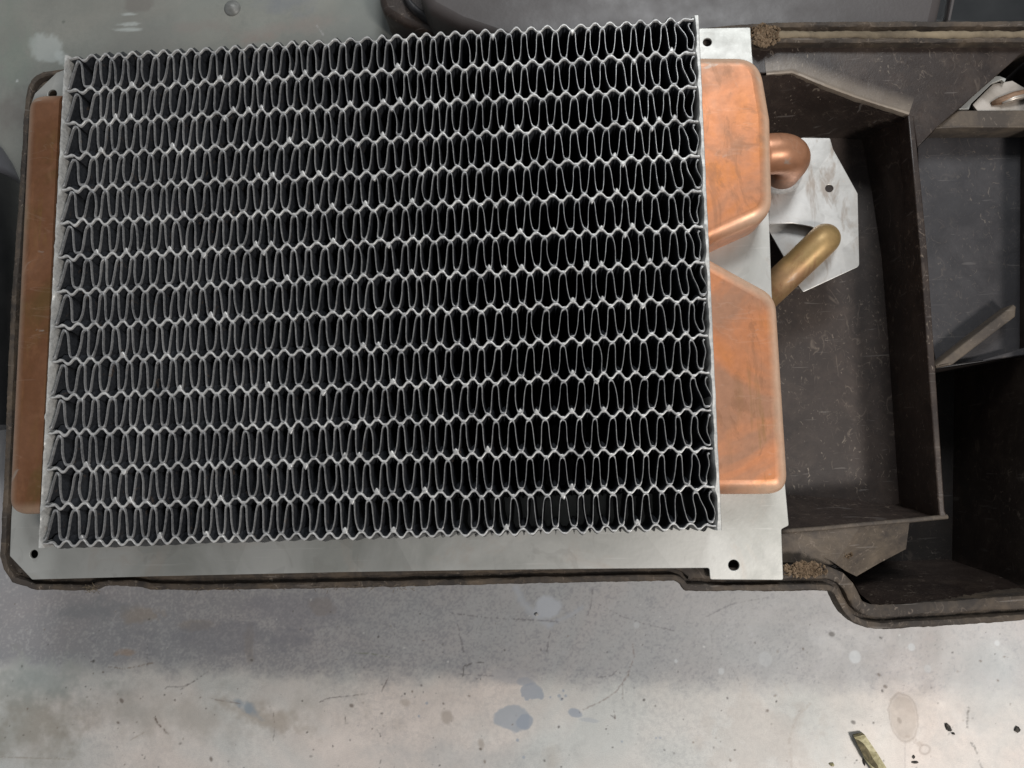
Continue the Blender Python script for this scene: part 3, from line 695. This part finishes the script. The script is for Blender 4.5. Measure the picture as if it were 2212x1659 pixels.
def poly_floor(name, pts, z, mat, label=None, th=.0012, zs=None, bev=.0003):
    return flat(name, [PL(pts, z)], z, th, mat, housing, bev, 1, label)
ZS = -.0270                                    # shelf beside the core
ZF = -.0580                                    # floor of the well
def flat3(name, loops3, mat, label=None, smooth=None):
    V, F = [], []
    for lp in loops3:
        b = len(V); V += [tuple(p) for p in lp]; F.append(tuple(range(b, b+len(lp))))
    me = mesh(name, V, F)
    bm = bmesh.new(); bm.from_mesh(me); bmesh.ops.triangulate(bm, faces=bm.faces[:]); bm.to_mesh(me); bm.free()
    return link(name, me, mat, housing, label, smooth)
shelf = [(1560, 88), (2260, 86), (2260, 94), (2226, 99), (2071, 235), (2021, 278), (1982, 318), (1973, 262), (1960, 247), (1843, 210), (1766, 180), (1709, 157), (1560, 160)]
flat("shelf_panel", [PL(shelf, ZS)], ZS, .0016, PLASTIC, housing, .0004, 2, "flat scuffed shelf above the deep well")
# raised worn edge along the slanted side of the well
edge = PL([(1655, 163), (1709, 158), (1766, 181), (1843, 211), (1962, 249)], ZS)
wp = [(-.0001, ZS-.002, .6), (0.0, ZS+.0004, 1.0), (.0006, ZS+.0006, .95), (.0012, ZS+.0003, .55), (.0024, ZS+.00022, .50), (.0045, ZS+.0002, .36), (.0065, ZS+.00018, .15), (.0085, ZS+.00012, 0.0), (.0088, ZS-.0004, 0.0)]
ep = resample(edge, .001)
v, f = sweep(ep, [(a_, b_) for a_, b_, c_ in wp], .0002, 2, 1)
me = mesh("worn_edge", v, f); link("worn_edge", me, DUST_FADE, housing, None, 40)
at = me.color_attributes.new("dust", 'FLOAT_COLOR', 'POINT')
at.data.foreach_set("color", np.array([[c_, c_, c_, 1] for _ in ep for a_, b_, c_ in wp], np.float32).ravel())

# well: walls follow the rim down to the floor
top_l = [(1540, 164), (1655, 163), (1709, 158), (1766, 181), (1843, 211), (1962, 249), (1975, 400), (1988, 553), (2008, 830), (2028, 1103), (2036, 1117), (1860, 1133), (1691, 1148), (1540, 1150)]
bot_l = [(1540, 300), (1640, 299), (1700, 297), (1735, 297), (1790, 298), (1864, 302), (1885, 420), (1905, 560), (1927, 830), (1948, 1085), (1948, 1094), (1858, 1080), (1701, 1068), (1540, 1066)]
zt_, zb_ = ZS-.0002, ZF
T = [P(x, y, zt_) for x, y in top_l]; B = [P(x, y, zb_) for x, y in bot_l]
V, F = [], []
N = len(T); LV = [0, .12, .45, .50, .92, 1.0]
for i in range(N):
    for q in LV:
        s = q
        if i in (5, 6, 7, 8, 9, 10): s = {0: 0, .12: .04, .45: .38, .50: .56, .92: .90, 1.0: 1.08}[q]   # step on the right wall
        p = T[i].lerp(B[i], s); V.append((p.x, p.y, T[i].z+(B[i].z-T[i].z)*q))
m = len(LV)
for i in range(N-1):
    for j in range(m-1): F.append((i*m+j, (i+1)*m+j, (i+1)*m+j+1, i*m+j+1))
link("well_wall", mesh("well_wall", V, F), WELL, housing, None, 30)
fl = [(1540, 290), (1735, 285), (1864, 290), (1890, 420), (1912, 560), (1932, 830), (1955, 1090), (1850, 1094), (1700, 1090), (1540, 1090)]
flat("well_floor", [PL(fl, ZF)], ZF, .0015, WELL, housing, .0003, 1, "scratched dark floor of the deep well")

# divider wall between the well and the right compartments
L_ = [(1961, 248), (1975, 400), (1988.5, 553), (2008, 830), (2028, 1103), (2031, 1120)]
R_ = [(1974, 250), (1990, 400), (2004.5, 553), (2023, 830), (2041, 1103), (2047, 1117)]
zr = ZS+.0008
lp = PL(L_, zr)+PL(R_[::-1], zr)
flat("divider_wall", [lp], zr, .040, PLASTIC, housing, .0005, 2, "narrow upright wall between the well and right compartments")

# sloping ledge below the well, a shadow edge put into its outline
q = [P(1688, 1150, ZS+.0002), P(1860, 1134, ZS+.0002), P(1965, 1125, ZS+.0002), P(1957, 1186, ZS-.008), P(1900, 1216, ZS-.010), P(1850, 1245, ZS-.011), P(1836, 1238, ZS-.010), P(1802, 1220, ZS-.004), P(1721, 1215, ZS-.003), P(1560, 1215, ZS-.003), P(1560, 1152, ZS)]
flat3("sloping_ledge", [q], PLASTIC_DUSTY, "pale sloping ledge below the well, ending at a shaped shadow edge")
v, f = tube_along([P(x, y, ZS+.0002) for x, y in resample([(1688, 1148), (1780, 1141), (1860, 1133), (1965, 1124), (2046, 1116)], 20)], .0009, 8)
link("well_ridge", mesh("well_ridge", v, f), PLASTIC_DUSTY, housing, None, True)
v = [P(1965, 1124, ZS), P(2046, 1116, ZS), P(2030, 1110, ZF), P(1940, 1118, ZF)]
flat3("well_back_wall", [[P(1840, 1134, ZS-.0008), P(2046, 1117, ZS-.0008), P(1975, 1105, ZF-.012), P(1810, 1118, ZF-.012)]], PLASTIC_DARK)

# right compartments
ZU = -.0400
up_floor = [(1980, 260), (2090, 240), (2270, 240), (2270, 752), (2212, 768), (2024, 796), (1995, 640)]
flat("upper_recess_floor", [PL(up_floor, ZU)], ZU, .0015, PLASTIC_GREY, housing, .0003, 1, "grey floor of the upper right recess")
ZL = -.088
low_floor = [(1700, 700), (2300, 690), (2300, 1258), (1838, 1268), (1800, 1215)]
flat("lower_recess_floor", [PL(low_floor, ZL)], ZL, .0015, PLASTIC_SHADED, housing, .0003, 1, "very dark floor of the lower right recess")
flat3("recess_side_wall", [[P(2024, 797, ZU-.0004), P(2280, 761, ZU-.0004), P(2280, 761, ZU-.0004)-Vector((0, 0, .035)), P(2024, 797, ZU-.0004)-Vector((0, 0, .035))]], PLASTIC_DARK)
# inner wall above the recess and the strip under the window
beam = [(2021, 276), (2068, 238), (2270, 237), (2270, 274), (2030, 275)]
zb = ZS-.0022
flat("window_beam", [PL(beam, zb)], zb, .010, PLASTIC_DUSTY, housing, .0006, 2, "dusty beam below the triangular window")
v, f = tube_along([P(x, y, zb+.0001) for x, y in resample([(2012, 277), (2080, 274), (2270, 274.5)], 8)], .0005, 6)
link("beam_edge", mesh("beam_edge", v, f), PLASTIC_DUSTY, housing, None, True)
flat3("slanted_side_wall", [[P(2023, 277, ZS-.001), P(1983, 318, ZS-.001), P(1983, 318, ZS-.001)-Vector((.0, 0, .0125)), P(2023, 277, ZS-.001)-Vector((.0, 0, .0125))]], PLASTIC)
# slanted rib
zrib = ZU+.0085
flat("rib", [PL([(2021, 789), (2190, 657), (2196, 662), (2194, 684), (2059, 787), (2023, 794)], zrib)], zrib, .0098, PLASTIC_DUSTY, housing, .0008, 2, "slanted light grey rib in the right recess")
zst = ZU+.004
flat("rib", [PL([(2062, 786), (2123, 776), (2270, 735), (2270, 760), (2212, 768)], zst)], zst, .005, PLASTIC_GREY, housing, .0006, 2, "thin rib along the step between the recesses")
# front wall of lower compartment, under the lip
wl = PL([(2260, 1293), (1885, 1306), (1858, 1283), (1835, 1239), (1810, 1222)], ZR-.001)
V, F = [], []
for i, (x, y) in enumerate(wl): V += [(x, y, ZR-.001), (x-.0005, y+.004, -.050), (x-.001, y+.006, ZL)]
for i in range(len(wl)-1):
    for j in range(2): F.append((i*3+j, i*3+j+1, (i+1)*3+j+1, (i+1)*3+j))
link("front_wall", mesh("front_wall", V, F), PLASTIC, housing, None, 30)
wr = [P(2262, 86, ZR-.001), P(2262, 1340, ZR-.001)]
V, F = [], []
for p in wr: V += [(p.x, p.y, ZR-.001), (p.x, p.y, ZL)]
V += [(x+.0015, y, z) for x, y, z in V]
link("end_wall", mesh("end_wall", V, [(0, 1, 3, 2), (4, 6, 7, 5), (0, 2, 6, 4)]), PLASTIC, housing)
# duct wall beside the core (dark inside of the tray)
ring = PL([(200, 190), (1560, 130), (1620, 1170), (110, 1190)], Z_PLATE-.003)
V, F = [], []
for x, y in ring: V += [(x, y, Z_PLATE-.0022), (x, y, -.090)]
for i in range(4): j = (i+1) % 4; F.append((i*2, i*2+1, j*2+1, j*2))
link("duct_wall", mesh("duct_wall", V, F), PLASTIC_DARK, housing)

# crumbs of old foam seal at the two corners
def crumbs(name, cx, cy, rx, ry, z, n, label, seed):
    rr = random.Random(seed); V, F = [], []
    for k in range(n):
        g_ = rr.gauss(0, .38) if k % 3 else rr.uniform(-1.25, 1.25)
        p = P(cx+rx*g_, cy+ry*rr.uniform(-1, 1)*(1-.3*abs(g_)), z+rr.uniform(-.0010, .0003)); s = rr.uniform(.00025, .00085)
        b = len(V)
        for vv in ((1, 0, 0), (-1, 0, 0), (0, 1, 0), (0, -1, 0), (0, 0, 1), (0, 0, -1)):
            d_ = Vector(vv)*s*rr.uniform(.6, 1.4)+Vector((rr.uniform(-.3, .3), rr.uniform(-.3, .3), rr.uniform(-.3, .3)))*s; V.append(tuple(p+d_))
        for t_ in ((0, 2, 4), (2, 1, 4), (1, 3, 4), (3, 0, 4), (2, 0, 5), (1, 2, 5), (3, 1, 5), (0, 3, 5)): F.append(tuple(b+i for i in t_))
    link(name, mesh(name, V, F), FOAM, housing, label, False, "stuff")
crumbs("foam_crumbs", 1650, 76, 27, 25, ZR+.0003, 620, "clump of crumbled foam beside the top plate tab", 3)
crumbs("foam_crumbs", 1738, 1230, 36, 17, ZR+.0003, 420, "crumbled foam beside the lower plate tab", 4)
crumbs("foam_crumbs", 1795, 1198, 40, 9, ZS-.004, 120, "tan foam residue on the sloping ledge", 5)
# torn fibre on the left of the lower lip
rr = random.Random(8); V, F = [], []
for k in range(90):
    x = rr.choice((rr.uniform(186, 214), rr.uniform(330, 900))); y = 1274-(x-330)*.008+rr.uniform(-6, 3) if x > 300 else 1270+rr.uniform(-6, 10)
    p = P(x, y, ZR+.0003); d_ = Vector((rr.uniform(-1, 1), rr.uniform(-.5, .3), rr.uniform(-.1, .5))).normalized()*rr.uniform(.0006, .0022)
    v, f = tube_along([p, p+d_*.5+Vector((0, 0, .0002)), p+d_], .00009, 3, False); b = len(V); V += v; F += [tuple(b+i for i in t_) for t_ in f]
link("torn_fibres", mesh("torn_fibres", V, F), DUST_STRIP, housing, None, False, "stuff")

# ---- things seen through the triangular window
zw = -.0340
br = root("steel_bracket", "pale rusty steel bracket seen through the triangular window", "bracket", P(2160, 205, zw))
o = flat("bracket_plate", [round_poly(PL([(2101, 226), (2112, 240), (2290, 242), (2290, 195), (2214, 190), (2187, 174), (2146, 181), (2130, 196)], zw), .0006, 3)], zw, .0012, STEEL, br, .0002)
v, f = tube_along([P(2142, 224, zw+.0004), P(2160, 218, zw+.0006), P(2190, 208, zw+.0008), P(2250, 196, zw+.0010)], [.0008, .0016, .0019, .0019], 12)
link("slot", mesh("slot", v, f), RUST, br, None, True)
v, f = tube_along([P(2165, 223, zw+.0014), P(2190, 213, zw+.0018), P(2250, 200, zw+.002)], [.0005, .0011, .0012], 10)
link("rod", mesh("rod", v, f), STEEL, br, None, True)
flat("edge_strip", [PL([(2071, 236), (2093, 236), (2098, 224), (2143, 180), (2164, 172), (2170, 178), (2174, 170), (2160, 164), (2146, 164)], zw+.002)], zw+.002, .0015, GALV, br, .0002)
mt = root("blower_motor", "shiny rounded metal housing in the right corner of the window", "motor", P(2240, 150, -.05))
p = P(2262, 135, -.046); V, F = [], []
prof = [(.0, .012), (.006, .012), (.0095, .0105), (.0112, .008), (.0118, .004), (.012, -.012)]
for r, z in prof:
    for k in range(40): q = 2*math.pi*k/40; V.append((p.x+r*math.cos(q), p.y+r*math.sin(q), p.z+z))
for i in range(len(prof)-1):
    for k in range(40): F.append((i*40+k, (i+1)*40+k, (i+1)*40+(k+1) % 40, i*40+(k+1) % 40))
link("motor_can", mesh("motor_can", V, F), CHROME, mt, None, True)
link_z = -.058
pan = root("inner_pan", "black pan under the triangular window", "pan", P(2150, 190, -.060))
flat("pan_floor", [PL([(2030, 60), (2290, 60), (2290, 262), (2030, 262)], -.060)], -.060, .001, GLOSS, pan)

# ================================================================== NEIGHBOURS ON THE BENCH
# smooth dark cover behind the core
cov = root("plastic_cover", "smooth dark plastic cover lying behind the top of the core", "cover", P(1400, 0, Z_BENCH))
zc_ = -.050
oc = [(905, -130), (905, -10), (925, 20), (990, 55), (1120, 100), (1500, 130), (2010, 130), (2040, 0), (2060, -130)]
flat("cover_top", [round_poly(PL(oc, zc_), .006, 5)], zc_, .030, COVER, cov, .005, 5, None, 60)
oc2 = [(815, -130), (818, 0), (826, 24), (870, 52), (960, 82), (1120, 124), (1500, 150), (2000, 150), (2060, -130)]
flat("cover_flange", [round_poly(PL(oc2, -.072), .006, 5)], -.072, .0225, PLASTIC, cov, .0035, 4, None, 60)
v, f = sweep(resample(smooth_path(PL([(862, -130), (864, -20), (880, 14), (930, 48), (1000, 74), (1120, 110)], -.0675), 2), .002), [(0, -.0725), (.0004, -.0680), (.0018, -.0672), (.0032, -.0682), (.0036, -.0725)], .0004, 3, 1)
link("cover_bead", mesh("cover_bead", v, f), PLASTIC_GREY, cov, None, True)
# black moulding at the top right
mo = root("black_moulding", "black glossy moulding in the top right corner", "moulding", P(2120, 10, Z_BENCH))
flat("moulding_body", [PL([(2010, -150), (1985, 60), (2300, 60), (2300, -150)], -.062)], -.062, .032, GLOSS, mo, .004, 4, None, 60)
flat("moulding_rib", [PL([(2082, -150), (2044, 50), (2054, 50), (2096, -150)], -.058)], -.058, .006, COVER, mo, .0015, 3, None, 60)
rr = random.Random(2); V, F = [], []
for k in range(16):
    x, y = rr.choice(((1996, 12), (1988, 22), (2000, 26), (2006, 24)));
    p = P(x+rr.uniform(-6, 6), y+rr.uniform(-4, 4), -.0615)
    d_ = Vector((rr.uniform(-1, 1), rr.uniform(-1, 1), 0)).normalized()*rr.uniform(.0005, .0016)
    v, f = tube_along([p-d_, p, p+d_], [.0001, .0003, .0001], 5); b = len(V); V += v; F += [tuple(b+i for i in t_) for t_ in f]
link("swarf", mesh("swarf", V, F), SOLDER, mo, None, True, "stuff")

# black can lying at the left edge
can = root("spray_can", "black can with a silvery shoulder lying at the left edge of the bench", "can", P(-60, 600, Z_BENCH))
zc3 = Z_BENCH+.024
a = P(-76, 300, zc3); b = P(-90, 925, zc3)
ax = (b-a).normalized()
v, f = tube_along([a, a+ax*.0006, a+ax*.004, a+ax*.011, a+ax*.018, a+ax*.022], [.008, .0125, .0165, .0205, .0232, .0240], 40); link("can_shoulder", mesh("can_shoulder", v, f), TIN, can, None, True)
L3 = (b-a).length
v, f = tube_along([a+ax*.022, a+ax*.0225, a+ax*(L3-.002), a+ax*L3], [.0236, .0242, .0242, .0230], 40); link("can_body", mesh("can_body", v, f), GLOSS, can, None, 40)

# brass coloured offcut and grit near the lower right
off = root("metal_offcut", "olive brass-coloured metal offcut lying near the lower right corner", "metal offcut", P(1885, 1630, Z_BENCH))
A = [(1845, 1592), (1868, 1587), (1896, 1628), (1925, 1675), (1897, 1680), (1868, 1640)]
tz = Z_BENCH+.0034
V = [P(x, y, tz-.0004*(k % 2)) for k, (x, y) in enumerate(A)]; 
V2 = [Vector((p.x+(.0006 if k in (0, 5, 4) else 0), p.y, Z_BENCH+.0002)) for k, p in enumerate(V)]
F = [tuple(range(6))[::-1]]+[(i, (i+1) % 6, 6+(i+1) % 6, 6+i) for i in range(6)]+[tuple(range(6, 12))]
link("offcut_body", mesh("offcut_body", V+V2, F), OFFCUT, off)
fz = tz+.0003
W_ = [(1848, 1597), (1857, 1600), (1866, 1607), (1876, 1620), (1884, 1636), (1897, 1655), (1899, 1664), (1885, 1656), (1872, 1642), (1860, 1622), (1852, 1608)]
V = [P(x, y, fz) for x, y in W_]; V2 = [Vector((p.x, p.y, fz-.0008)) for p in V]; n = len(W_)
link("dark_face", mesh("dark_face", V+V2, [tuple(range(n))[::-1]]+[(i, (i+1) % n, n+(i+1) % n, n+i) for i in range(n)]), OFFCUT_DARK, off)  # darker patch on the upper face of the offcut
def chip(x, y, sx, sy, ang, label, mat=GRIT, h=.0012):
    rr = random.Random(int(x*7+y)); p = P(x, y, Z_BENCH); V, F = [], []; n = 7; mm = .0002275
    for lv, (sc, z) in enumerate(((1.0, 0.0001), (.85, h*.6), (.35, h))):
        for k in range(n):
            q = 2*math.pi*k/n; r_ = sc*rr.uniform(.75, 1.2); X, Y = sx*mm*r_*math.cos(q), sy*mm*r_*math.sin(q)
            V.append((p.x+X*math.cos(ang)-Y*math.sin(ang), p.y+X*math.sin(ang)+Y*math.cos(ang), Z_BENCH+z+rr.uniform(0, .0002)))
    for l in range(2):
        for k in range(n): F.append((l*n+k, l*n+(k+1) % n, (l+1)*n+(k+1) % n, (l+1)*n+k))
    F.append(tuple(range(2*n, 3*n)))
    o = link("metal_chip", mesh("metal_chip", V, F), mat); o["label"] = label; o["category"] = "chip"; o["group"] = "chips of swarf scattered on the bench"
chip(2047, 1571, 5, 10, .5, "largest pointed dark chip right of the round tan drip stain")
chip(2058, 1584, 3.5, 2.2, 0, "tiny square chip just below the largest pointed dark chip")
chip(2197, 1575, 6.5, 6, 0, "black round chip nearest the right edge of the bench")
chip(1866, 1646, 2.4, 7, .2, "small dark sliver touching the left side of the olive offcut", h=.0008)
chip(1976, 1646, 7, 2.6, 0, "dark flat flake right of the olive offcut, near the bottom edge", h=.0006)
chip(1973, 1635, 2.6, 4, -.5, "tiny dark flake just above the flat flake near the offcut", h=.0006)
chip(1796, 1651, 5, 4, 0, "pale brassy crumb left of the olive offcut", OFFCUT)
chip(1159, 1327, 4, 4, 0, "bright crumb on the round grey paint drip below the housing", SOLDER)
